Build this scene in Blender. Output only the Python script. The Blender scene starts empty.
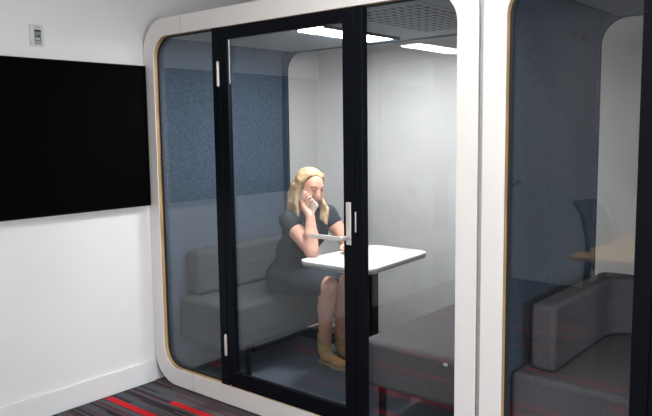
import bpy, bmesh, math, random
import numpy as np
from mathutils import Vector, Matrix
random.seed(7)
C = bpy.context.scene.collection
sc = bpy.context.scene

# ------------------------------------------------------------------ camera
cam_d = bpy.data.cameras.new('camera'); cam = bpy.data.objects.new('camera', cam_d); C.objects.link(cam)
FPX, YAW, PIT, ROL = 697.0, -0.70148, -0.1118, -0.01263
cam_d.sensor_width = 36.0; cam_d.lens = 36.0*FPX/652.0; cam_d.clip_start = 0.05
fw = Vector((math.sin(YAW)*math.cos(PIT), math.cos(YAW)*math.cos(PIT), math.sin(PIT)))
rt = Vector((math.cos(YAW), -math.sin(YAW), 0)); up = rt.cross(fw)
r2 = rt*math.cos(ROL)+up*math.sin(ROL); u2 = -rt*math.sin(ROL)+up*math.cos(ROL)
M = Matrix((r2, u2, -fw)).transposed().to_4x4(); M.translation = Vector((3.567, -2.5363, 1.5496))
cam.matrix_world = M
sc.camera = cam
# ------------------------------------------------------------------ light, world, exposure
sc.view_settings.view_transform = 'Standard'; sc.view_settings.look = 'None'
sc.view_settings.exposure = -0.08; sc.view_settings.gamma = 1.0; sc.view_settings.use_curve_mapping = False
W = bpy.data.worlds.new('world'); sc.world = W; W.use_nodes = True
bg = W.node_tree.nodes['Background']; bg.inputs[0].default_value = (0.75, 0.87, 1.0, 1); bg.inputs[1].default_value = 1.0
def area(name, loc, rot, sx, sy, watts, col=(1, 1, 1), spread=180):
    d = bpy.data.lights.new(name, 'AREA'); d.shape = 'RECTANGLE'; d.size = sx; d.size_y = sy
    d.energy = watts; d.color = col; d.spread = math.radians(spread)
    o = bpy.data.objects.new(name, d); C.objects.link(o); o.location = loc; o.rotation_euler = rot
    return o
# daylight entering through the window of the right-hand wall and the window behind the camera
area('window_daylight_right', (6.5, -2.6, 1.45), (0, math.radians(68), 0), 1.7, 2.2, 130, (0.95, 0.965, 1.0), 130)
area('window_daylight_front', (4.3, -4.35, 1.5), (math.radians(68), 0, 0), 2.6, 1.7, 60, (0.95, 0.97, 1.0), 130)

# ------------------------------------------------------------------ materials
def new_mat(name):
    m = bpy.data.materials.new(name); m.use_nodes = True
    nt = m.node_tree; b = nt.nodes['Principled BSDF']; return m, nt, b
def mat(name, col, rough=0.5, metal=0.0, noise=0.0, scale=20.0, bump=0.0, bscale=None, stretch=(1, 1, 1), spec=0.5, detail=4):
    m, nt, b = new_mat(name); N = nt.nodes; L = nt.links
    b.inputs['Roughness'].default_value = rough; b.inputs['Metallic'].default_value = metal
    b.inputs['Specular IOR Level'].default_value = spec
    tc = N.new('ShaderNodeTexCoord'); mp = N.new('ShaderNodeMapping'); mp.inputs['Scale'].default_value = stretch
    L.new(tc.outputs['Object'], mp.inputs['Vector'])
    nz = N.new('ShaderNodeTexNoise'); nz.inputs['Scale'].default_value = scale; nz.inputs['Detail'].default_value = detail
    L.new(mp.outputs['Vector'], nz.inputs['Vector'])
    mx = N.new('ShaderNodeMix'); mx.data_type = 'RGBA'
    mx.inputs[6].default_value = tuple(max(0, c*(1-noise)) for c in col)+(1,)
    mx.inputs[7].default_value = tuple(min(1, c*(1+noise)) for c in col)+(1,)
    rp = N.new('ShaderNodeMapRange'); rp.inputs[1].default_value = 0.3; rp.inputs[2].default_value = 0.7
    L.new(nz.outputs['Fac'], rp.inputs[0]); L.new(rp.outputs[0], mx.inputs[0]); L.new(mx.outputs[2], b.inputs['Base Color'])
    if bump:
        n2 = N.new('ShaderNodeTexNoise'); n2.inputs['Scale'].default_value = bscale or scale*4; n2.inputs['Detail'].default_value = 3
        L.new(mp.outputs['Vector'], n2.inputs['Vector'])
        bp = N.new('ShaderNodeBump'); bp.inputs['Strength'].default_value = bump; bp.inputs['Distance'].default_value = 0.004
        L.new(n2.outputs['Fac'], bp.inputs['Height']); L.new(bp.outputs['Normal'], b.inputs['Normal'])
    return m
def emit(name, col, s):
    m, nt, b = new_mat(name); b.inputs['Base Color'].default_value = col+(1,)
    b.inputs['Emission Color'].default_value = col+(1,); b.inputs['Emission Strength'].default_value = s; return m
def glass(name, tint=(0.9, 0.95, 0.96), r0=0.045):
    m = bpy.data.materials.new(name); m.use_nodes = True; nt = m.node_tree; N = nt.nodes; L = nt.links; N.clear()
    out = N.new('ShaderNodeOutputMaterial'); tr = N.new('ShaderNodeBsdfTransparent'); tr.inputs[0].default_value = tint+(1,)
    gl = N.new('ShaderNodeBsdfGlossy'); gl.inputs['Roughness'].default_value = 0.0; gl.inputs['Color'].default_value = (1, 1, 1, 1)
    geo = N.new('ShaderNodeNewGeometry'); dt = N.new('ShaderNodeVectorMath'); dt.operation = 'DOT_PRODUCT'
    L.new(geo.outputs['Incoming'], dt.inputs[0]); L.new(geo.outputs['Normal'], dt.inputs[1])
    def mth(op, a, b_=None):
        n = N.new('ShaderNodeMath'); n.operation = op
        for i, v in enumerate((a, b_)):
            if v is None: continue
            if isinstance(v, (int, float)): n.inputs[i].default_value = v
            else: L.new(v, n.inputs[i])
        return n.outputs[0]
    c = mth('ABSOLUTE', dt.outputs['Value']); f = mth('POWER', mth('SUBTRACT', 1.0, c), 5.0)
    fac = mth('ADD', mth('MULTIPLY', f, 1-r0), r0)
    mx = N.new('ShaderNodeMixShader'); L.new(fac, mx.inputs[0]); L.new(tr.outputs[0], mx.inputs[1]); L.new(gl.outputs[0], mx.inputs[2])
    L.new(mx.outputs[0], out.inputs['Surface']); return m

M_wall = mat('wall_paint', (0.80, 0.79, 0.795), 0.75, noise=0.012, scale=3, bump=0.05, bscale=180, spec=0.3)
M_base = mat('baseboard_paint', (0.80, 0.80, 0.805), 0.5, noise=0.01)
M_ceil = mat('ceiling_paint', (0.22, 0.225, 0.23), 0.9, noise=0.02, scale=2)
M_frame = mat('pod_white_lacquer', (0.79, 0.77, 0.745), 0.38, noise=0.012, scale=6, spec=0.4)
M_groove = mat('joint_grey', (0.42, 0.41, 0.40), 0.6, noise=0.05)
M_ply = mat('plywood_edge', (0.42, 0.27, 0.13), 0.5, noise=0.25, scale=30, stretch=(1, 1, 0.15))
M_black = mat('black_powder_coat', (0.0035, 0.0045, 0.007), 0.5, noise=0.1, scale=80, spec=0.07)
M_seal = mat('black_rubber', (0.012, 0.012, 0.012), 0.7, noise=0.1)
M_steel = mat('brushed_steel', (0.74, 0.71, 0.67), 0.4, metal=0.5, noise=0.05, scale=60)
M_felt = mat('blue_grey_felt', (0.064, 0.087, 0.120), 0.95, noise=0.3, scale=110, bump=0.4, bscale=260, spec=0.12, stretch=(1, 1, 0.8), detail=8)
M_podceil = mat('pod_ceiling_panel', (0.27, 0.30, 0.325), 0.8, noise=0.05, scale=40, spec=0.2)
M_hole = mat('vent_hole_dark', (0.03, 0.033, 0.04), 0.8, noise=0.1)
M_lamp = emit('lit_diffuser', (1.0, 0.985, 0.975), 106.0)
M_lampoff = mat('unlit_diffuser', (0.7, 0.72, 0.72), 0.5, noise=0.02)
M_podfloor = mat('pod_carpet', (0.12, 0.145, 0.18), 0.95, noise=0.3, scale=160, bump=0.5, bscale=400, spec=0.1)
M_sofa = mat('grey_wool_fabric', (0.048, 0.057, 0.066), 0.9, noise=0.18, scale=150, bump=0.35, bscale=500, spec=0.2)
M_sofa_d = mat('dark_grey_wool_fabric', (0.112, 0.102, 0.106), 0.9, noise=0.22, scale=120, bump=0.4, bscale=400, spec=0.2)
M_table = mat('white_laminate', (0.66, 0.65, 0.635), 0.35, noise=0.01)
M_tedge = mat('grey_brown_edge', (0.30, 0.27, 0.24), 0.5, noise=0.15, scale=50)
M_screen = mat('switched_off_screen', (0.0012, 0.0012, 0.0014), 0.6, noise=0.1, spec=0.02)
M_bezel = mat('television_bezel', (0.003, 0.003, 0.0035), 0.5, noise=0.1, spec=0.05)
M_plast = mat('pale_grey_plastic', (0.66, 0.66, 0.65), 0.5, noise=0.02)
M_disp = mat('display_grey', (0.22, 0.25, 0.25), 0.4, noise=0.05)
M_ink = mat('dark_print', (0.03, 0.035, 0.035), 0.5, noise=0.1)
M_wood = mat('oak_desktop', (0.66, 0.40, 0.17), 0.45, noise=0.15, scale=12, stretch=(6, 0.6, 6))
M_chair = mat('charcoal_chair_fabric', (0.03, 0.034, 0.04), 0.8, noise=0.2, scale=100)
M_chairp = mat('charcoal_chair_plastic', (0.03, 0.03, 0.034), 0.5, noise=0.1)
M_chairl = mat('pale_chair_fabric', (0.32, 0.34, 0.34), 0.8, noise=0.1, scale=100)
M_skin = mat('skin', (0.72, 0.37, 0.27), 0.5, noise=0.07, scale=25, spec=0.35)
M_hair = mat('blonde_hair', (0.54, 0.38, 0.225), 0.5, noise=0.4, scale=90, bump=0.8, bscale=200, stretch=(1, 1, 0.08), spec=0.35)
M_dress = mat('slate_dress_fabric', (0.024, 0.034, 0.045), 0.85, noise=0.2, scale=30, bump=0.3, bscale=60, spec=0.2)
M_suede = mat('tan_suede', (0.44, 0.28, 0.13), 0.85, noise=0.15, scale=60, spec=0.2)
M_sole = mat('boot_sole', (0.40, 0.28, 0.14), 0.6, noise=0.1)
M_eye = mat('eye_white', (0.7, 0.68, 0.66), 0.3, noise=0.02)
M_iris = mat('iris', (0.05, 0.06, 0.08), 0.3, noise=0.1)
M_lip = mat('lips', (0.52, 0.17, 0.15), 0.45, noise=0.05)
M_brow = mat('eyebrow', (0.22, 0.13, 0.07), 0.8, noise=0.2, scale=200)
M_phone = mat('phone_case_beige', (0.74, 0.66, 0.58), 0.4, noise=0.03)
M_glass = glass('front_glass', (0.925, 0.95, 0.96), 0.043)
M_glassb = glass('back_glass', (0.965, 0.965, 0.96), 0.04)
M_glassw = glass('window_glass', (0.96, 0.98, 0.98), 0.03)

def carpet_mat():
    m, nt, b = new_mat('striped_plank_carpet'); N = nt.nodes; L = nt.links
    b.inputs['Roughness'].default_value = 0.95; b.inputs['Specular IOR Level'].default_value = 0.1
    tc = N.new('ShaderNodeTexCoord')
    def nz(sx, sy, scale, det=3):
        mp = N.new('ShaderNodeMapping'); mp.inputs['Scale'].default_value = (sx, sy, 1); L.new(tc.outputs['Object'], mp.inputs['Vector'])
        n = N.new('ShaderNodeTexNoise'); n.inputs['Scale'].default_value = scale; n.inputs['Detail'].default_value = det
        L.new(mp.outputs['Vector'], n.inputs['Vector']); return n.outputs['Fac']
    r = N.new('ShaderNodeValToRGB'); L.new(nz(0.5, 26, 1.3, 4), r.inputs[0])
    e = r.color_ramp.elements; e[0].position = 0.30; e[0].color = (0.032, 0.028, 0.031, 1); e[1].position = 0.72; e[1].color = (0.145, 0.135, 0.145, 1)
    x = e.new(0.43); x.color = (0.13, 0.05, 0.06, 1); x = e.new(0.5); x.color = (0.075, 0.08, 0.09, 1); x = e.new(0.6); x.color = (0.095, 0.09, 0.10, 1)
    def dashes(w, h, off, lo):
        mp = N.new('ShaderNodeMapping'); mp.inputs['Location'].default_value = off; L.new(tc.outputs['Object'], mp.inputs['Vector'])
        br = N.new('ShaderNodeTexBrick'); br.inputs['Scale'].default_value = 1.0; br.inputs['Brick Width'].default_value = w
        br.inputs['Row Height'].default_value = h; br.inputs['Mortar Size'].default_value = 0.0; br.offset = 0.37; br.offset_frequency = 2
        br.inputs['Color1'].default_value = (0, 0, 0, 1); br.inputs['Color2'].default_value = (1, 1, 1, 1)
        L.new(mp.outputs['Vector'], br.inputs['Vector'])
        g = N.new('ShaderNodeMath'); g.operation = 'GREATER_THAN'; g.inputs[1].default_value = lo; L.new(br.outputs['Color'], g.inputs[0]); return g.outputs[0]
    def mix(fac, a, col):
        mx = N.new('ShaderNodeMix'); mx.data_type = 'RGBA'; L.new(fac, mx.inputs[0]); L.new(a, mx.inputs[6]); mx.inputs[7].default_value = col; return mx.outputs[2]
    c = mix(dashes(0.8, 0.016, (0.3, 0.1, 0), 0.80), r.outputs[0], (0.035, 0.03, 0.035, 1))
    c = mix(dashes(0.7, 0.02, (0.12, 0.05, 0), 0.90), c, (0.075, 0.105, 0.12, 1))
    RED = (0.60, 0.02, 0.025, 1)
    sx = N.new('ShaderNodeSeparateXYZ'); L.new(tc.outputs['Object'], sx.inputs[0])
    def cmp(o, v, op):
        n = N.new('ShaderNodeMath'); n.operation = op; L.new(sx.outputs[o], n.inputs[0]); n.inputs[1].default_value = v; return n.outputs[0]
    def mul(a, b_):
        n = N.new('ShaderNodeMath'); n.operation = 'MULTIPLY'; L.new(a, n.inputs[0]); L.new(b_, n.inputs[1]); return n.outputs[0]
    def rect(x0, x1, y0, y1): return mul(mul(cmp(0, x0, 'GREATER_THAN'), cmp(0, x1, 'LESS_THAN')), mul(cmp(1, y0, 'GREATER_THAN'), cmp(1, y1, 'LESS_THAN')))
    c = mix(mul(dashes(0.62, 0.04, (0.75, 0.013, 0), 0.935), cmp(1, -.62, 'LESS_THAN')), c, RED)
    for q in ((.03, .62, -.375, -.33), (.38, .98, -.185, -.14), (1.2, 1.9, -.42, -.38), (.75, 1.3, -.56, -.53)): c = mix(rect(*q), c, RED)
    mx = N.new('ShaderNodeMix'); mx.data_type = 'RGBA'; mx.blend_type = 'MULTIPLY'; mx.inputs[0].default_value = 0.5
    L.new(c, mx.inputs[6]); n = nz(1, 1, 260, 2); r2_ = N.new('ShaderNodeMapRange'); r2_.inputs[1].default_value = .3; r2_.inputs[2].default_value = .7; r2_.inputs[3].default_value = .45; r2_.inputs[4].default_value = 1.4
    L.new(n, r2_.inputs[0]); L.new(r2_.outputs[0], mx.inputs[7]); L.new(mx.outputs[2], b.inputs['Base Color'])
    return m
M_carpet = carpet_mat()

# ------------------------------------------------------------------ mesh helpers
def obj(name, bm, m, parent=None, smooth=False, bevel=0.0, seg=2):
    me = bpy.data.meshes.new(name); bmesh.ops.recalc_face_normals(bm, faces=bm.faces[:]); bm.to_mesh(me); bm.free()
    me.materials.append(m)
    o = bpy.data.objects.new(name, me); C.objects.link(o)
    if parent: o.parent = parent
    if bevel:
        md = o.modifiers.new('bevel', 'BEVEL'); md.width = bevel; md.segments = seg; md.limit_method = 'ANGLE'; md.angle_limit = math.radians(40)
    if smooth:
        for p in me.polygons: p.use_smooth = True
        if smooth == 'auto':
            me.set_sharp_from_angle(angle=math.radians(40))
    return o
def B(): return bmesh.new()
def bx(bm, x0, x1, y0, y1, z0, z1):
    v = [bm.verts.new((x, y, z)) for x in (x0, x1) for y in (y0, y1) for z in (z0, z1)]
    for f in ((0, 1, 3, 2), (4, 6, 7, 5), (0, 4, 5, 1), (2, 3, 7, 6), (0, 2, 6, 4), (1, 5, 7, 3)): bm.faces.new([v[i] for i in f])
    return bm
def box(name, m, parent, *a, bevel=0.0, seg=2): return obj(name, bx(B(), *a), m, parent, bevel=bevel, seg=seg, smooth='auto' if bevel else False)
def rrect(x0, x1, z0, z1, r, n=10):
    P = []
    for cx, cz, a0 in ((x1-r, z1-r, 0), (x0+r, z1-r, 90), (x0+r, z0+r, 180), (x1-r, z0+r, 270)):
        for i in range(n+1):
            a = math.radians(a0+90*i/n); P.append((cx+r*math.cos(a), cz+r*math.sin(a)))
    return P
def ring(bm, O, I, y0, y1):
    n = len(O)
    a = [[bm.verts.new((p[0], y, p[1])) for p in Q] for Q in (O, I) for y in (y0, y1)]
    o0, o1, i0, i1 = a
    for k in range(n):
        j = (k+1) % n
        bm.faces.new((o0[k], o0[j], i0[j], i0[k])); bm.faces.new((o1[k], i1[k], i1[j], o1[j]))
        bm.faces.new((o0[k], o1[k], o1[j], o0[j])); bm.faces.new((i0[k], i0[j], i1[j], i1[k]))
    return bm
def prism(bm, P, a, b, axis='z'):
    f = {'z': lambda p, t: (p[0], p[1], t), 'y': lambda p, t: (p[0], t, p[1]), 'x': lambda p, t: (t, p[0], p[1])}[axis]
    A = [bm.verts.new(f(p, a)) for p in P]; Bv = [bm.verts.new(f(p, b)) for p in P]; n = len(P)
    bm.faces.new(A); bm.faces.new(Bv[::-1])
    for k in range(n): bm.faces.new((A[k], A[(k+1) % n], Bv[(k+1) % n], Bv[k]))
    return bm
def cyl(bm, p, q, r, n=16, r2=None):
    p, q = Vector(p), Vector(q); d = (q-p).normalized(); t = d.orthogonal().normalized(); s = d.cross(t); r2 = r if r2 is None else r2
    A = [bm.verts.new(p+(t*math.cos(2*math.pi*i/n)+s*math.sin(2*math.pi*i/n))*r) for i in range(n)]
    D = [bm.verts.new(q+(t*math.cos(2*math.pi*i/n)+s*math.sin(2*math.pi*i/n))*r2) for i in range(n)]
    bm.faces.new(A); bm.faces.new(D[::-1])
    for k in range(n): bm.faces.new((A[k], A[(k+1) % n], D[(k+1) % n], D[k]))
    return bm
def sph(bm, c, r, sx=1, sy=1, sz=1):
    bmesh.ops.create_uvsphere(bm, u_segments=14, v_segments=10, radius=r, matrix=Matrix.Translation(c) @ Matrix.Diagonal((sx, sy, sz, 1)))
    return bm
def tag(o, label, cat, group=None):
    o['label'] = label; o['category'] = cat
    if group: o['group'] = group
    return o
def thing(name, label, cat, loc=(0, 0, 0), rz=0, group=None):
    o = bpy.data.objects.new(name, None); C.objects.link(o); o.location = loc; o.rotation_euler = (0, 0, rz); o.empty_display_size = 0.1
    return tag(o, label, cat, group)
def struct(name, bm, m, parent=None, **k):
    o = obj(name, bm, m, parent, **k)
    if not parent: o['kind'] = 'structure'
    return o

# ------------------------------------------------------------------ the room
X1, Y0, YB, ZC = 6.2, -4.05, 1.62, 2.8
struct('floor', bx(B(), -0.12, X1+.12, Y0-.12, YB+.12, -0.1, 0.0), M_carpet)
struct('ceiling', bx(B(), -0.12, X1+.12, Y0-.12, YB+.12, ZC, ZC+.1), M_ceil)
struct('wall_left', bx(B(), -0.12, 0, Y0, YB+.12, 0, ZC), M_wall)
struct('wall_back', bx(B(), 0, X1, YB, YB+.12, 0, ZC), M_wall)
def holed(axis, c0, c1, a0, a1, h):      # wall with one window opening h=(a0,a1,z0,z1)
    bm = B()
    for (p, q, z0, z1) in ((a0, a1, 0, h[2]), (a0, a1, h[3], ZC), (a0, h[0], h[2], h[3]), (h[1], a1, h[2], h[3])):
        if axis == 'x': bx(bm, c0, c1, p, q, z0, z1)
        else: bx(bm, p, q, c0, c1, z0, z1)
    return bm
struct('wall_right', holed('x', X1, X1+.12, Y0, YB+.12, (-3.7, -1.3, 0.4, 2.0)), M_wall)
struct('wall_front', holed('y', Y0-.12, Y0, 0, X1, (3.0, 5.7, 0.6, 2.1)), M_wall)
def window(name, axis, c, h):
    fr = B(); w = .05
    parts = [(h[0], h[1], h[2], h[2]+w), (h[0], h[1], h[3]-w, h[3]), (h[0], h[0]+w, h[2]+w, h[3]-w), (h[1]-w, h[1], h[2]+w, h[3]-w)]
    m_ = (h[0]+h[1])/2; parts.append((m_-w/2, m_+w/2, h[2]+w, h[3]-w))
    for (p, q, a, b) in parts:
        if axis == 'x': bx(fr, c, c+.05, p, q, a, b)
        else: bx(fr, p, q, c-.05, c, a, b)
    f = struct(name, fr, M_black)
    g = B()
    if axis == 'x': bx(g, c+.02, c+.026, h[0]+w, h[1]-w, h[2]+w, h[3]-w)
    else: bx(g, h[0]+w, h[1]-w, c-.026, c-.02, h[2]+w, h[3]-w)
    obj('window_pane', g, M_glassw, f)
window('window_1', 'x', X1+.03, (-3.7, -1.3, 0.4, 2.0))
window('window_2', 'y', Y0-.03, (3.0, 5.7, 0.6, 2.1))
def skirt(name, P):   # P = profile box
    struct(name, bx(B(), *P), M_base, bevel=0.004, smooth='auto')
skirt('baseboard_left', (0, 0.014, Y0+.02, -0.005, 0, 0.135))
skirt('baseboard_front', (0.02, X1-.02, Y0, Y0+.014, 0, 0.135))
skirt('baseboard_right', (X1-.014, X1, Y0+.02, YB-.02, 0, 0.135))

# ceiling lights of the room (the square panels are unseen, added as fill)
def ceiling_light(loc, sx, sy, watts, label, strength):
    t = thing('ceiling_light', label, 'ceiling light', (loc[0], loc[1], ZC-.055))
    fr = B(); a, b = sx/2, sy/2
    ring(fr, [(-a-.015, -b-.015), (a+.015, -b-.015), (a+.015, b+.015), (-a-.015, b+.015)], [(-a, -b), (a, -b), (a, b), (-a, b)], 0, .055)
    for v in fr.verts: v.co = Vector((v.co.x, v.co.z, v.co.y))
    obj('light_frame', fr, M_base, t)
    if watts:
        l = area('lamp_light', (0, 0, .008), (0, 0, 0), sx, sy, watts, (1.0, .98, .95)); l.parent = t
    box('diffuser', emit('panel_glow', (1.0, 0.97, 0.93), strength), t, -a, a, -b, b, .012, .05)
ceiling_light((2.55, -0.80), 1.7, .10, 11, 'slim lit linear ceiling light above the front of the right booth', 50)
ceiling_light((1.3, -2.9), .6, .6, 5, 'unseen square fill panel added on the ceiling near the television wall', 5)
ceiling_light((4.6, -3.2), .6, .6, 6, 'unseen square fill panel added on the ceiling near the windows', 5)

t = thing('ceiling_light', 'unseen round lamp added to brighten the oak desk', 'ceiling light', (2.33, -2.5, ZC-.05))  # unseen lamp, added so the mirrored desk looks brighter
obj('light_frame', cyl(B(), (0, 0, .004), (0, 0, .049), .11, 24), M_base, t, smooth='auto')
obj('diffuser', cyl(B(), (0, 0, -.001), (0, 0, .0035), .09, 24), emit('desk_fill_glow', (1.0, 0.97, 0.93), 5), t)
l = area('desk_fill_light', (0, 0, -.006), (0, 0, 0), .15, .15, 20, (1.0, .97, .93), 90); l.parent = t

# ------------------------------------------------------------------ the booths
def build_pod(ox, lit, label, mshift=0.0, bi=.106):
    t = thing('office_booth', label, 'office booth', (ox, 0, 0), 0, 'glass-fronted office booths')
    Wd, H, zb = 2.212, 2.2, 0.014
    F, x0 = 0.109, 0.012
    O = rrect(x0, x0+Wd, zb, H, .195); I = rrect(F, x0+Wd+.012-F+.0, .12, 2.1, .125)
    xi1 = x0+Wd+.012-F
    obj('front_frame', ring(B(), O, I, 0, .005), M_frame, t, smooth='auto', bevel=.001)
    g = B()
    bx(g, .3725, .3755, -.0004, .001, 2.101, H-.001); obj('frame_joint', g, M_groove, t)
    g = B(); bx(g, .3725, .3755, -.0004, .001, zb+.001, .119); obj('frame_joint', g, M_groove, t)
    # plywood edge and gasket ring set behind the white face
    I2 = rrect(F+.001, xi1-.001, .121, 2.099, .124); O2 = rrect(F-.02, xi1+.02, .1, 2.12, .14)
    obj('plywood_edge', ring(B(), O2, I2, .0052, .028), M_ply, t, smooth='auto')
    I3 = rrect(F+.014, xi1-.010, .130, 2.090, .116)
    obj('gasket', ring(B(), O2, I3, .0282, .0355), M_seal, t, smooth='auto')
    # shell
    Os = rrect(x0+.004, x0+Wd-.004, zb+.004, H-.004, .19); Is = rrect(x0+.034, x0+Wd-.034, zb+.03, H-.034, .16)
    obj('outer_shell', ring(B(), Os, Is, .046, 1.19), M_frame, t, smooth='auto')
    for nm, a, b in (('felt_side_wall', x0+.0345, .060), ('felt_side_wall', 2.236-.060, x0+Wd-.0345)):
        box(nm, M_felt, t, a, b, .046, 1.14, .0505, 2.02)
    # curved upper corners of lining
    for s in (0, 1):
        P = []
        for k in range(9):
            an = math.radians(90*k/8); P.append((.155-.095*math.cos(an), 2.02+.095*math.sin(an)))
        P += [(.155, 2.14), (.05, 2.14), (.05, 2.02)] 
        Q = [(.207-.15*math.cos(math.radians(90*k/8)), .2-.15*math.sin(math.radians(90*k/8))) for k in range(9)]+[(.207, .035), (.057, .035)]
        for K in (P, Q):
            if s: K = [(2.236-p[0], p[1]) for p in K]
            obj('felt_corner', prism(B(), K, .047, 1.139, 'y'), M_felt, t, smooth='auto')
    box('ceiling_panel', M_podceil, t, .156, 2.236-.156, .046, 1.14, 2.098, 2.14)
    box('booth_floor', M_podfloor, t, .06, 2.236-.06, .046, 1.14, .03, .05)
    # back frame + glass
    Ob = rrect(x0+.036, x0+Wd-.036, zb+.032, H-.036, .155); Ib = rrect(bi, xi1-.003, .12, 2.092, .13)
    obj('back_frame', ring(B(), Ob, Ib, 1.142, 1.150), M_felt, t, smooth='auto')
    Ic = rrect(bi+.004, xi1-.007, .124, 2.089, .126)
    obj('back_gasket', ring(B(), Ob, Ic, 1.1505, 1.157), M_seal, t, smooth='auto')
    obj('back_glass', prism(B(), rrect(bi-.008, xi1+.009, .11, 2.1,   .12), 1.1575, 1.165, 'y'), M_glassb, t)
    # front glazing (panes run from the gasket to the black posts)
    m0 = .628+mshift; m1 = .70+mshift; d1 = 1.60+mshift; p1 = 1.675+mshift
    def pane(name, a, b, par=t, z0=.125, z1=2.095, mm=M_glass): 
        r = .118; P = []
        if a < .2: P = [(b, z0), (b, z1)]+[p for p in rrect(F+.006, b+1, z0, z1, r)[11:33]]
        elif b > 2: P = [(a, z1), (a, z0)]+[p for p in (rrect(a-1, xi1-.006, z0, z1, r)[33:]+rrect(a-1, xi1-.006, z0, z1, r)[:11])]
        else: P = [(a, z0), (b, z0), (b, z1), (a, z1)]
        return obj(name, prism(B(), P, .036, .0425, 'y'), mm, par)
    pane('glass_panel', F+.006, m0-.001); pane('glass_panel', p1-.029, xi1-.006)
    box('door_post', M_black, t, m0, m1-.012, .003, .044, .122, 2.098, bevel=.002)
    box('door_post', M_black, t, d1-.004, p1-.03, .002, .044, .122, 2.098, bevel=.004)
    box('door_sill', M_black, t, m1, d1-.012, .012, .044, .1205, .136)
    # door leaf
    L0, L1, Z0, Z1 = m1-.011, d1-.009, .139, 2.096
    g0, g1, h0, h1 = .742+mshift, 1.527+mshift, .205, 2.036
    dm = ring(B(), [(L1, Z1), (L0, Z1), (L0, Z0), (L1, Z0)], [(g1, h1), (g0, h1), (g0, h0), (g1, h0)], .006, .038)
    d = obj('door', dm, M_black, t, bevel=.003, smooth='auto')
    obj('door_glass', prism(B(), [(g0-.004, h0-.004), (g1+.004, h0-.004), (g1+.004, h1+.004), (g0-.004, h1+.004)], .026, .033, 'y'), M_glass, d)
    box('glass_edge_glint', M_disp, d, g0+.0005, g0+.004, .018, .0255, 1.80, h1-.004, bevel=.001)  # pale strip stands in for the reflection along the polished glass edge
    for za, zb_ in ((1.795, 1.915), (.30, .41)):
        hb = B(); cyl(hb, (.675+mshift, .001, za), (.675+mshift, .001, zb_), .0085, 12)
        sph(hb, (.675+mshift, .001, zb_), .0085); sph(hb, (.675+mshift, .001, za), .0085)
        obj('hinge', hb, M_steel, d, smooth='auto')
    box('handle_plate', M_steel, d, 1.543+mshift, 1.572+mshift, .002, .0078, 1.01, 1.212, bevel=.002)
    lv = B(); cyl(lv, (1.558+mshift, .0015, 1.045), (1.558+mshift, -.05, 1.045), .011, 16)
    obj('handle_neck', lv, M_steel, d, smooth='auto')
    lv = B(); prism(lv, rrect(1.375+mshift, 1.571+mshift, 1.036, 1.056, .0099, 6), -.064, -.05, 'y')
    obj('door_handle', lv, M_steel, d, bevel=.002, smooth='auto')
    box('strike_plate', M_steel, t, 1.600+mshift, 1.606+mshift, -.002, .0018, 1.075, 1.17, bevel=.001)
    # ceiling lamp and vent
    box('lamp_housing', M_black, t, .945, 1.155, .33, 1.03, 2.091, 2.0975)
    box('lamp_rail', M_black, t, 1.138, 1.156, .33, 1.03, 2.081, 2.0905, bevel=.002)
    box('lamp_diffuser', M_lamp if lit else M_lampoff, t, .952, 1.134, .34, .985, 2.083, 2.0905, bevel=.002)
    for xa, xb in ((1.40, 1.86), ):
        hb = bx(B(), xa-.02, xb+.02, .11, .95, 2.0945, 2.0978); nx, ny = 10, 11
        for i in range(nx):
            for j in range(ny):
                cx = xa+(xb-xa)*(i+.5)/nx; cy = .13+.80*(j+.5)/ny
                prism(hb, [(cx-.012, cy-.024), (cx+.012, cy-.024), (cx+.012, cy+.024), (cx-.012, cy+.024)], 2.0936, 2.0943, 'z')
        hb.faces.ensure_lookup_table()
        for f in hb.faces[6:]: f.material_index = 1
        obj('ceiling_vent', hb, M_podceil, t).data.materials.append(M_hole)
    return t
pod1 = build_pod(0.0, True, 'lit white-framed glass booth on the left with the seated woman inside')
pod2 = build_pod(2.232, False, 'unlit white-framed glass booth on the right with an empty sofa corner', -.024, .072)
# small fittings on the inner felt wall of the right booth
hk = B(); cyl(hk, (.0605, .09, 1.315), (.105, .09, 1.315), .006, 10); cyl(hk, (.105, .09, 1.315), (.108, .135, 1.325), .006, 10); sph(hk, (.108, .137, 1.325), .012); sph(hk, (.064, .09, 1.315), .014, .4, 1, 1)
obj('coat_hook', hk, M_chairp, pod2, smooth='auto')
for y in (.80, .92): obj('wall_vent', bx(B(), .0602, .064, y, y+.08, 1.965, 2.0), M_hole, pod2, bevel=.0015)
box('joint_strip', M_groove, pod2, -.0065, .0105, .012, .9, .02, 2.19)
# narrow light strip of wall between booths is only their joint

# ------------------------------------------------------------------ sofas
def cushion(bm, x0, x1, y0, y1, z0, z1): return bx(bm, x0, x1, y0, y1, z0, z1)
def soft(name, m, par, x0, x1, y0, y1, z0, z1, r=.03):
    return obj(name, bx(B(), x0, x1, y0, y1, z0, z1), m, par, bevel=r, seg=5, smooth='auto')
def legs(par, pts, h=.2):
    for x, y in pts: box('leg', M_black, par, x-.015, x+.015, y-.015, y+.015, .0505, .0505+h, bevel=.003)
s1 = thing('sofa', 'pale grey upholstered bench sofa the woman sits on', 'sofa', (.0605, .158, 0), 0, 'booth sofas')
soft('seat', M_sofa, s1, .0, .51, 0, .965, .25, .515)
soft('backrest', M_sofa, s1, .005, .13, .06, .96, .517, .805, .035)
legs(s1, ((.475, .14), (.475, .86), (.14, .5)), .2)
sm = B(); bx(sm, .131, .134, .09, .93, .685, .688); obj('seam', sm, M_sofa_d, s1)
s2 = thing('sofa', 'dark grey bench sofa without anyone on it, right of the white table', 'sofa', (1.5, .17, 0), 0, 'booth sofas')
soft('seat', M_sofa_d, s2, .0, .665, 0, .965, .27, .51)
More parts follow.
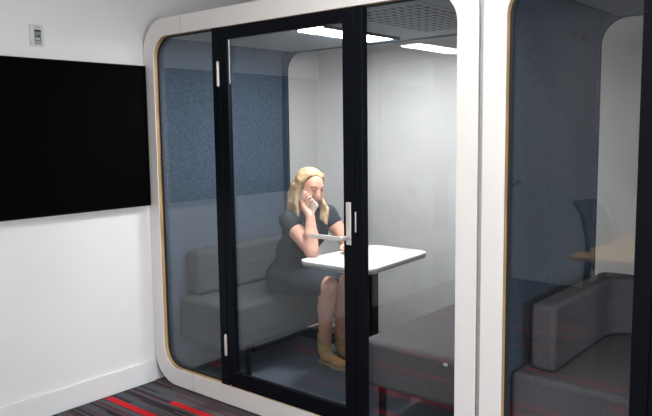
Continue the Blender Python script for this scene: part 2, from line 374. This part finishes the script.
soft('backrest', M_sofa_d, s2, .54, .66, .05, .96, .512, .805, .035)
legs(s2, ((.06, .1), (.06, .88), (.6, .1), (.6, .88)), .22)
box('care_tag', M_plast, s2, .475, .495, -.002, .0, .468, .482)
s3 = thing('sofa', 'empty dark grey corner sofa with an L-shaped backrest in the right booth', 'sofa', (2.232+.07, .17, 0), 0, 'booth sofas')
soft('seat', M_sofa_d, s3, .0, 1.3, 0, .965, .16, .51, .025)
P = [(.045, .09), (.155, .09)]
for k in range(7):
    a = math.radians(180-90*k/6); P.append((.155+.13+.13*math.cos(a), .70+.13*math.sin(a)+.03))
P += [(1.3, .86), (1.3, .965), (.12, .965)]
for k in range(1, 6):
    a = math.radians(90+90*k/6); P.append((.12+.075*math.cos(a), .89+.075*math.sin(a)))
obj('backrest', prism(B(), P, .512, .80), M_sofa_d, s3, bevel=.022, seg=4, smooth='auto')
legs(s3, ((.06, .1), (1.2, .1), (.06, .86), (1.2, .86)), .11)

# ------------------------------------------------------------------ table
tb = thing('meeting_table', 'small white rounded-corner table between the two sofas of the left booth', 'table', (1.125, .74, .05))
P = rrect(-.25, .238, -.375, .37, .09, 8)
P = [(p[0]*(1-.22*p[1])-.02*p[1], p[1]*.96) for p in P]
obj('tabletop', prism(B(), P, .738, .752), M_table, tb, bevel=.002, smooth='auto')
obj('tabletop_edge', prism(B(), [(p[0]*.992, p[1]*.994) for p in P], .722, .7375), M_tedge, tb, bevel=.004, smooth='auto')
box('pedestal', M_black, tb, -.03, .03, -.06, .06, .013, .7215, bevel=.005)
box('foot_plate', M_black, tb, -.06, .06, -.09, .09, .0005, .0125, bevel=.004)
box('cable_cover', M_plast, tb, .02, .085, .30, .335, .7525, .756, bevel=.001)

# ------------------------------------------------------------------ television and wall plate
tv = thing('television', 'large black switched-off television mounted on the left wall', 'television', (0, -.748, 1.108))
box('cabinet', M_bezel, tv, .028, .052, -.735, .735, 0, .83, bevel=.003)
box('screen', M_screen, tv, .0522, .0535, -.727, .727, .012, .822)
box('wall_bracket', M_black, tv, .0005, .0275, -.2, .2, .25, .6)
th = thing('wall_plate', 'small pale wall-mounted control plate with grey display above the television', 'wall control', (0, -.655, 2.06))
box('backplate', M_plast, th, .0003, .012, -.038, .038, -.056, .056, bevel=.003)
pl = box('display', M_disp, th, .0122, .0135, -.016, .022, -.046, .030, bevel=.001)
for z, a, b, h, m_ in ((.018, -.016, .021, .010, M_ink), (-.008, -.013, .004, .006, M_ink), (-.007, .006, .016, .010, M_ink), (-.022, -.010, .012, .006, M_plast), (-.038, -.012, .017, .004, M_plast)):
    box('printed_mark', m_, pl, .0136, .0142, a, b, z, z+h)
for k in range(5): box('printed_mark', M_disp, th, .0121, .0128, -.012+.006*k, -.0085+.006*k, .038, .044)

# ------------------------------------------------------------------ desk and chairs of the open office, seen mirrored in the glass
dk = thing('office_desk', 'oak-topped office desk whose corner is mirrored in the right booth glass', 'desk', (2.33, -2.5, 0))
box('desktop', M_wood, dk, -.415, .415, -.77, .77, .705, .73, bevel=.003)
for x in (-.25, .34):
    for y in (-.6, .6): box('leg', M_chairp, dk, x-.025, x+.025, y-.025, y+.025, .0, .7045, bevel=.003)
box('crossbar', M_chairp, dk, -.224, .314, -.62, -.58, .64, .68); box('crossbar', M_chairp, dk, -.224, .314, .58, .62, .64, .68)
def make_chair(loc, rz, fab, pla, label):
    t = thing('office_chair', label, 'office chair', loc, rz, 'office chairs at the oak desk')
    s = obj('seat', prism(B(), rrect(-.22, .24, -.235, .235, .08, 5), .44, .50), fab, t, bevel=.02, seg=3, smooth='auto')
    # curved back shell
    n, mth = 14, 8; bm = B(); G = []
    for side in (0, 1):
        for i in range(n+1):
            u = i/n; z = .56+.48*u
            prof = -.24-.05*math.sin(u*math.pi*1.0)*-1*.6-.06*u**2+.035*max(0, u-.85)/.15*-1
            w = .20+.03*math.sin(u*math.pi)-.03*max(0, u-.8)/.2
            for j in range(mth+1):
                v = -1+2*j/mth; G.append(bm.verts.new((prof+.05*v*v-side*.028, v*w, z)))
    st = (n+1)*(mth+1); g = lambda s_, i, j: G[s_*st+i*(mth+1)+j]
    for i in range(n):
        for j in range(mth):
            bm.faces.new((g(0, i, j), g(0, i, j+1), g(0, i+1, j+1), g(0, i+1, j))); bm.faces.new((g(1, i, j), g(1, i+1, j), g(1, i+1, j+1), g(1, i, j+1)))
    for i in range(n):
        for j in (0, mth): bm.faces.new((g(0, i, j), g(0, i+1, j), g(1, i+1, j), g(1, i, j)))
    for j in range(mth):
        for i in (0, n): bm.faces.new((g(0, i, j), g(1, i, j), g(1, i, j+1), g(0, i, j+1)))
    obj('backrest', bm, fab, t, smooth='auto')
    sp = B(); cyl(sp, (-.12, 0, .43), (-.27, 0, .45), .02); cyl(sp, (-.27, 0, .44), (-.262, 0, .7), .022); obj('back_support', sp, pla, t, smooth='auto')
    cb = B(); cyl(cb, (0, 0, .12), (0, 0, .435), .028); obj('gas_column', cb, pla, t, smooth='auto')
    bb = B()
    for k in range(5):
        a = 2*math.pi*k/5+.3; cyl(bb, (0, 0, .13), (.28*math.cos(a), .28*math.sin(a), .075), .025, 10, .015)
    obj('star_base', bb, pla, t, smooth='auto')
    for k in range(5):
        a = 2*math.pi*k/5+.3; c = Vector((.28*math.cos(a), .28*math.sin(a), .03)); w = B(); nrm = Vector((-math.sin(a), math.cos(a), 0))*.02
        cyl(w, c-nrm, c+nrm, .03, 14); obj('caster', w, pla, t, smooth='auto')
    return t
make_chair((2.15, -2.16, 0), 0.0, M_chair, M_chairp, 'charcoal office chair mirrored beside the felt wall in the right booth glass')
make_chair((2.13, -2.80, 0), 0.0, M_chairl, M_chairp, 'pale grey office chair mirrored in front of the back window of the right booth')

# ------------------------------------------------------------------ the woman: implicit surfaces meshed with surface nets
class Vol:
    def __init__(s, lo, hi, h):
        s.lo = np.array(lo, float); s.h = h; s.n = np.ceil((np.array(hi)-s.lo)/h).astype(int)+1
        s.d = np.full(s.n, 0.5, np.float32)
    def grid(s, lo, hi):
        a = np.maximum(np.floor((np.array(lo)-s.lo)/s.h).astype(int), 0); b = np.minimum(np.ceil((np.array(hi)-s.lo)/s.h).astype(int)+1, s.n)
        if (b <= a).any(): return None, None
        ax = [s.lo[i]+s.h*np.arange(a[i], b[i]) for i in range(3)]
        P = np.stack(np.meshgrid(*ax, indexing='ij'), -1).astype(np.float32)
        return tuple(slice(a[i], b[i]) for i in range(3)), P
    def put(s, f, lo, hi, k=0.01, op='add'):
        m = 0.03+k; sl, P = s.grid(np.array(lo)-m, np.array(hi)+m)
        if sl is None: return
        v = f(P); d = s.d[sl]
        if op == 'sub': v = -v; h = np.clip(.5-.5*(v-d)/k, 0, 1); h = np.clip(.5+.5*(v-d)/k, 0, 1); s.d[sl] = d*(1-h)+v*h+k*h*(1-h)
        else: h = np.clip(.5+.5*(v-d)/k, 0, 1); s.d[sl] = v*(1-h)+d*h-k*h*(1-h)
    def cone(s, a, b, ra, rb, k=0.01, op='add'):
        a, b = np.array(a, float), np.array(b, float); r = max(ra, rb)
        ba = b-a; L2 = max(1e-9, (ba**2).sum())
        def f(P):
            t = np.clip(((P-a) @ ba)/L2, 0, 1); q = P-a-t[..., None]*ba
            return np.sqrt((q**2).sum(-1))-(ra+(rb-ra)*t)
        s.put(f, np.minimum(a, b)-r, np.maximum(a, b)+r, k, op)
    def ell(s, c, R, A=None, k=0.01, op='add'):
        c = np.array(c, float); R = np.array(R, float); A = np.eye(3) if A is None else A
        def f(P):
            q = (P-c) @ A.T; k0 = np.sqrt(((q/R)**2).sum(-1)); k1 = np.sqrt(((q/R**2)**2).sum(-1))
            return k0*(k0-1)/np.maximum(k1, 1e-6)
        m = max(R); s.put(f, c-m, c+m, k, op)
    def mesh(s, name, m, parent, smooth_it=2):
        d = s.d; n = s.n; neg = d < 0
        c = np.zeros((n[0]-1, n[1]-1, n[2]-1), np.int8)
        for i in (0, 1):
            for j in (0, 1):
                for k in (0, 1): c += neg[i:n[0]-1+i, j:n[1]-1+j, k:n[2]-1+k]
        act = (c > 0) & (c < 8); idx = -np.ones(act.shape, np.int64); I = np.argwhere(act); idx[act] = np.arange(len(I))
        acc = np.zeros((len(I), 3)); cnt = np.zeros(len(I))
        cor = [(i, j, k) for i in (0, 1) for j in (0, 1) for k in (0, 1)]
        for p in cor:
            for ax in range(3):
                if p[ax]: continue
                q = list(p); q[ax] = 1
                dp = d[tuple((I+p).T)]; dq = d[tuple((I+np.array(q)).T)]; cr = (dp < 0) != (dq < 0)
                t = np.where(cr, dp/np.where(cr, dp-dq, 1), 0)
                pos = np.array(p, float)[None, :].repeat(len(I), 0); pos[:, ax] += t
                acc[cr] += pos[cr]; cnt[cr] += 1
        V = s.lo+(I+acc/cnt[:, None])*s.h
        F = []
        for ax in range(3):
            o = [i for i in range(3) if i != ax]
            sl0 = [slice(1, n[i]-1) for i in range(3)]; sl0[ax] = slice(0, n[ax]-1)
            sl1 = list(sl0); sl1[ax] = slice(1, n[ax])
            A_, B_ = neg[tuple(sl0)], neg[tuple(sl1)]
            E = np.argwhere(A_ != B_); st = A_[tuple(E.T)]
            base = E.copy()
            for i in o: base[:, i] += 1
            u = np.zeros(3, int); u[o[0]] = 1; w = np.zeros(3, int); w[o[1]] = 1
            q = [idx[tuple((base-a_).T)] for a_ in (0*u, u, u+w, w)]
            Q = np.stack(q, 1); fl = st if ax != 1 else ~st
            Q[fl] = Q[fl][:, ::-1]; F.append(Q)
        F = np.concatenate(F); F = F[(F >= 0).all(1)][:, ::-1]
        for _ in range(smooth_it):          # light relaxation
            S = np.zeros_like(V); K = np.zeros(len(V))
            for a_, b_ in ((0, 1), (1, 2), (2, 3), (3, 0)):
                np.add.at(S, F[:, a_], V[F[:, b_]]); np.add.at(S, F[:, b_], V[F[:, a_]]); np.add.at(K, F[:, a_], 1); np.add.at(K, F[:, b_], 1)
            V = .5*V+.5*S/np.maximum(K, 1)[:, None]
        me = bpy.data.meshes.new(name); me.from_pydata(V.tolist(), [], F.tolist()); me.materials.append(m)
        me.polygons.foreach_set('use_smooth', [True]*len(me.polygons)); me.update()
        bm = bmesh.new(); bm.from_mesh(me); bmesh.ops.recalc_face_normals(bm, faces=bm.faces[:]); bm.to_mesh(me); bm.free()
        o = bpy.data.objects.new(name, me); C.objects.link(o); o.parent = parent; return o

A3 = lambda *v: np.array(v, float)
def unit(v): v = np.array(v, float); return v/np.linalg.norm(v)
# joints (metres, booth coordinates)
PEL, WAI, CHE, NEK = A3(.46, .77, .61), A3(.53, .76, .76), A3(.60, .75, .90), A3(.64, .73, 1.05)
SHR, SHL = A3(.625, .59, .99), A3(.68, .895, 1.005)
ELR, WRR = A3(.865, .525, .835), A3(.815, .575, 1.035)
ELL, WRL = A3(.815, .925, .825), A3(.915, .80, .842)
HIR, HIL = A3(.45, .68, .60), A3(.45, .855, .60)
KNR, KNL = A3(.845, .70, .585), A3(.855, .835, .575)
ANR, ANL = A3(.755, .765, .185), A3(.785, .90, .185)
HC = A3(.705, .705, 1.195)
fy, fp = math.radians(-13), math.radians(-14)
HX = A3(math.cos(fp)*math.cos(fy), math.cos(fp)*math.sin(fy), math.sin(fp)); HY = unit(np.cross(A3(0.10, 0.05, 1), HX)); HZ = np.cross(HX, HY)
HA = np.stack((HX, HY, HZ)); hp = lambda x, y, z: HC+x*HX+y*HY+z*HZ
woman = thing('person', 'seated blonde woman in dark dress and tan ankle boots, phone held to her ear', 'person', (.40, .76, 0))
RT = bpy.data.objects.new  # (parts are placed in world coordinates, then parented keeping their place)
def adopt(o):
    o.parent = woman; o.matrix_parent_inverse = Matrix.Translation(-woman.location); return o

def leg_limb(v, hip, kn, an, g=0.0, full=True):
    v.cone(hip, kn, .080+g, .060+g, .03)
    if full:
        mid = kn*.62+an*.38+A3(-.008, 0, 0); v.cone(kn, mid, .057, .053, .02); v.cone(mid, an, .052, .037, .015)
def torso(v, g=0.0):
    v.ell(PEL+A3(.01, 0, 0), (.135+g, .17+g, .12+g), None, .03)
    v.ell(WAI, (.115+g, .145+g, .13+g), None, .05); v.ell(CHE, (.10+g, .15+g, .13+g), None, .05)
    for b in (A3(.625, .665, .90), A3(.655, .80, .905)): v.ell(b, (.075+g, .075+g, .068+g), None, .04)
    v.cone(SHR, SHL, .047+g, .047+g, .04)
vb = Vol((.12, .42, .04), (1.08, 1.08, 1.36), .005)
torso(vb); vb.cone(NEK-A3(.03, 0, .03), HC+HZ*-.07-HX*.015, .056, .050, .03)
leg_limb(vb, HIR, KNR, ANR); leg_limb(vb, HIL, KNL, ANL)
for an in (ANR, ANL): vb.cone(an, an+A3(.015, -.003, -.075), .032, .026, .006); vb.cone(an+A3(.015, -.003, -.08), an+A3(.12, -.009, -.098), .024, .016, .006)
vb.cone(SHR, ELR, .056, .041, .03); vb.cone(ELR, ELR*.55+WRR*.45, .042, .041, .015); vb.cone(ELR*.55+WRR*.45, WRR, .041, .026, .015)
vb.cone(SHL, ELL, .056, .042, .03); vb.cone(ELL, ELL*.55+WRL*.45, .041, .039, .015); vb.cone(ELL*.55+WRL*.45, WRL, .039, .025, .015)
# head
def H(v, c, R, k=.01, op='add'): v.ell(hp(*c), R, HA, k, op)
H(vb, (-.012, 0, .028), (.093, .074, .083), .01)
H(vb, (.022, 0, -.028), (.066, .060, .082), .03)
H(vb, (.058, 0, -.092), (.024, .026, .018), .02)                       # chin
for s_ in (-1, 1):
    H(vb, (.048, .034*s_, -.028), (.028, .024, .024), .015)             # cheek
    H(vb, (.083, .030*s_, .008), (.012, .016, .010), .008, 'sub')       # eye socket
    H(vb, (.072, .030*s_, .006), (.013, .013, .012), .004)              # lids
    H(vb, (-.005, .074*s_, -.008), (.018, .009, .030), .005)            # ear
    vb.cone(hp(.078, .020*s_, .024), hp(.072, .042*s_, .023), .007, .006, .008)   # brow
vb.cone(hp(.084, 0, .008), hp(.102, 0, -.026), .007, .010, .007); H(vb, (.092, .010, -.030), (.009, .007, .006), .004); H(vb, (.092, -.010, -.030), (.009, .007, .006), .004)
H(vb, (.082, 0, -.056), (.012, .022, .012), .008)
# right hand round the phone
PC = A3(.775, .603, 1.115); pu = unit((.80, -.05, -.58)); pn = unit((.20, -.97, -.10)); pn = unit(pn-pu*(pn@pu)); pv = np.cross(pn, pu); pv = pv if pv[2] > 0 else -pv
pp = lambda u, v, n: PC+u*pu+v*pv+n*pn
vh = vb
def finger(v, pts, r0, r1):
    for i in range(len(pts)-1):
        t0, t1 = i/(len(pts)-1), (i+1)/(len(pts)-1)
        v.cone(pts[i], pts[i+1], r0+(r1-r0)*t0, r0+(r1-r0)*t1, .003)
body_hands = []
palm = pp(.010, -.030, .026)
vb.cone(WRR, palm, .025, .020, .012); vb.cone(pp(-.020, -.020, .024), pp(.028, -.026, .024), .013, .013, .012)
for i, (u, L, r) in enumerate(((-.030, .9, .0085), (-.009, 1.0, .009), (.012, .95, .0088), (.032, .8, .0078))):
    finger(vb, [pp(u*.9, -.018, .024), pp(u-.004, .012*L, .026), pp(u-.010, .036*L, .022), pp(u-.013, .048*L, .006)], r, r*.85)
finger(vb, [pp(.030, -.040, .022), pp(.040, -.046, .010), pp(.046, -.044, -.004)], .011, .009)
# left hand resting on the table top
wl = WRL; hd = unit(A3(.55, -.80, -.02)); hs = unit(np.cross(hd, A3(0, 0, 1)))
vb.cone(wl, wl+hd*.05, .023, .021, .012); vb.cone(wl+hd*.055+hs*.022, wl+hd*.055-hs*.022, .014, .013, .012)
for q, L in ((-.027, .062), (-.009, .074), (.010, .070), (.028, .055)):
    b0 = wl+hd*.06+hs*q; finger(vb, [b0, b0+hd*L*.45+A3(0, 0, .008), b0+hd*L*.8+A3(0, 0, -.004), b0+hd*L+A3(0, 0, -.014)], .0088, .0072)
b0 = wl+hd*.02+hs*-.02; finger(vb, [b0, b0+hd*.03+hs*-.022, b0+hd*.055+hs*-.026+A3(0, 0, -.008)], .011, .009)
adopt(vb.mesh('body', M_skin, None, 2))
# dress
vd = Vol((.12, .42, .28), (1.02, 1.10, 1.12), .006)
torso(vd, .009)
leg_limb(vd, HIR, KNR*.90+HIR*.10, None, .010, False); leg_limb(vd, HIL, KNL*.90+HIL*.10, None, .010, False)
vd.cone((HIR+HIL)/2+A3(.02, 0, .01), (KNR+KNL)/2*.86+(HIR+HIL)/2*.14, .085, .068, .04)
vd.cone(SHR+A3(0, 0, .004), SHR*.78+ELR*.22, .065, .062, .012); vd.cone(SHL, SHL*.76+ELL*.24, .065, .060, .012)
vd.cone(PEL+A3(.03, -.09, -.05), KNR*.6+HIR*.4+A3(0, 0, -.05), .05, .045, .04)
vd.cone(NEK+A3(-.02, 0, .055), NEK+A3(-.01, 0, .15), .075, .085, .008, 'sub')
vd.cone(NEK+A3(.075, -.01, .03), NEK+A3(.125, -.015, -.10), .06, .014, .008, 'sub')
for hip, kn in ((HIR, KNR), (HIL, KNL)):
    ax = unit(kn-hip); vd.put(lambda P, ax=ax, kn=kn: -((P-(kn-ax*.018)) @ ax), kn-.12, kn+.16, .004, 'sub') if False else None
dress = adopt(vd.mesh('dress', M_dress, None, 2))
for i in range(4):
    z = .93-.075*i; c = A3(.735-.028*i-.010*(i == 0), .715+.003*i, z); bb_ = sph(B(), Vector(c), .007, .6, 1, 1); adopt(obj('button', bb_, M_steel, None, smooth=True))
# boots
for an, yo in ((ANR, -.01), (ANL, -.01)):
    v = Vol(an-A3(.12, .12, .16), an+A3(.24, .12, .10), .004)
    v.cone(an+A3(-.004, 0, .055), an+A3(-.002, 0, -.03), .047, .045, .01)
    v.cone(an+A3(-.002, 0, -.03), an+A3(.01, yo*.3, -.072), .045, .036, .01)
    v.cone(an+A3(.01, yo*.3, -.072), an+A3(.135, yo, -.098), .036, .027, .015); v.ell(an+A3(.125, yo, -.098), (.05, .038, .024), None, .012)
    v.put(lambda P, an=an: P[..., 2]-(an[2]-.112), an-A3(.2, .2, .3), an+A3(.3, .2, -.10), .003, 'sub')
    v.cone(an+A3(-.004, 0, .075), an+A3(-.004, 0, .10), .040, .05, .003, 'sub')
    bt = adopt(v.mesh('ankle_boot', M_suede, None, 1))
    P = [(-.035, -.026), (.02, -.030), (.10, -.037), (.155, -.03), (.182, -.008), (.178, .018), (.15, .03), (.08, .028), (.02, .028), (-.035, .026)]
    P = [(an[0]+a, an[1]+b+yo*.7) for a, b in P]
    bm = B(); A_ = [bm.verts.new((p[0], p[1], .0505+.018*max(0, min(1, (an[0]+.07-p[0])/.05)))) for p in P]; Bq = [bm.verts.new((p[0], p[1], .075+.0*p[0])) for p in P]
    bm.faces.new(A_); bm.faces.new(Bq[::-1])
    for k in range(len(P)): bm.faces.new((A_[k], A_[(k+1) % len(P)], Bq[(k+1) % len(P)], Bq[k]))
    so = obj('boot_sole', bm, M_sole, None, bevel=.003, smooth='auto'); so.parent = bt; so.matrix_parent_inverse = Matrix.Identity(4)
    he = B(); cyl(he, (an[0]-.012, an[1], .0505), (an[0]-.018, an[1], .082), .024, 14, .033)
    ho = obj('boot_heel', he, M_sole, None, smooth='auto'); ho.parent = bt
# hair
vr = Vol(HC-A3(.20, .20, .30), HC+A3(.22, .20, .15), .004)
vr.ell(hp(-.022, 0, .036), (.103, .088, .086), HA, .01)
def face_cut(P):
    q = (P-HC) @ HA.T; x, y, z = q[..., 0], q[..., 1], q[..., 2]
    lim = .014+.25*np.clip(z-.035, 0, 1)+.012*np.abs(y)/.07
    top = z-.092+.35*np.abs(y+.01)
    return np.maximum(lim-x, top)*.8
vr.put(face_cut, HC-.16, HC+.16, .006, 'sub')
rnd = random.Random(3)
def lock(pts, r0, r1, k=.008):
    for i in range(len(pts)-1):
        t0, t1 = i/(len(pts)-1), (i+1)/(len(pts)-1); vr.cone(pts[i], pts[i+1], r0+(r1-r0)*t0, r0+(r1-r0)*t1, k)
for s_ in (-1, 1):                       # hair framing the face, swept from the parting
    for j in range(5):
        a = j/4
        lock([hp(.035-.03*a, .010*s_, .108-.003*j), hp(.032-.04*a, .052*s_, .088), hp(.012-.04*a, .080*s_, .040), hp(-.005-.04*a, .088*s_, -.03)], .008, .012)
for j in range(7):                       # near side: long hair behind the hand, over the shoulder
    a = j/6; o = A3(.05*(a-.5)-.02, -.02-.02*a, 0)
    lock([hp(-.015-.06*a, -.082+.01*a, -.01), HC+A3(-.025-.06*a, -.090+.012*a, -.09)+.3*o, HC+A3(-.025-.075*a, -.095+.02*a, -.15), HC+A3(-.025-.085*a+.01*rnd.random(), -.10+.03*a, -.205-.02*rnd.random())], .019, .009)
for j in range(6):                       # far side lock falling over the chest
    a = j/5
    lock([hp(.0-.05*a, .082, 0), hp(.015-.05*a, .090, -.07), HC+A3(.065-.05*a, .085, -.14), HC+A3(.075-.05*a, .06, -.20-.03*(1-a))], .017, .007)
for j in range(6):
    a = j/5-.5; lock([hp(-.10, .09*a, .0), hp(-.11, .11*a, -.08), HC+A3(-.12, .13*a, -.16), HC+A3(-.125, .14*a, -.20)], .028, .014)
adopt(vr.mesh('hair', M_hair, None, 1))
# face details
for s_ in (-1, 1):
    e = sph(B(), Vector(hp(.0765, .030*s_, .006)), .0095, .9, 1.0, .5); eo = adopt(obj('eye', e, M_eye, None, smooth=True))
    e = sph(B(), Vector(hp(.0835, .030*s_, .0045)), .0062); e = adopt(obj('iris', e, M_iris, None, smooth=True))
    br = B(); cyl(br, hp(.0865, .018*s_, .027), hp(.084, .034*s_, .031), .003, 8); cyl(br, hp(.084, .034*s_, .031), hp(.072, .048*s_, .026), .003, 8, .0015)
    adopt(obj('eyebrow', br, M_brow, None, smooth=True))
lp = B(); sph(lp, Vector(hp(.0925, 0, -.0535)), .0085, .6, 1.9, .45); sph(lp, Vector(hp(.0915, 0, -.0605)), .0085, .6, 1.6, .5)
adopt(obj('lips', lp, M_lip, None, smooth=True))
# the phone she holds
phn = thing('smartphone', 'beige-cased phone held against the ear of the seated woman', 'phone', tuple(PC))
Mp = Matrix((pu, pv, pn)).transposed().to_4x4()
bm = prism(B(), rrect(-.076, .076, -.0375, .0375, .009, 5), -.004, .0045); bm.transform(Mp); obj('phone_case', bm, M_phone, phn, bevel=.0015, smooth='auto')
bm = prism(B(), rrect(-.073, .073, -.0345, .0345, .007, 5), -.0052, -.0041); bm.transform(Mp); obj('phone_screen', bm, M_screen, phn)
bm = prism(B(), rrect(-.070, -.045, .006, .031, .005, 4), .0046, .0062); bm.transform(Mp); obj('camera_bump', bm, M_phone, phn)
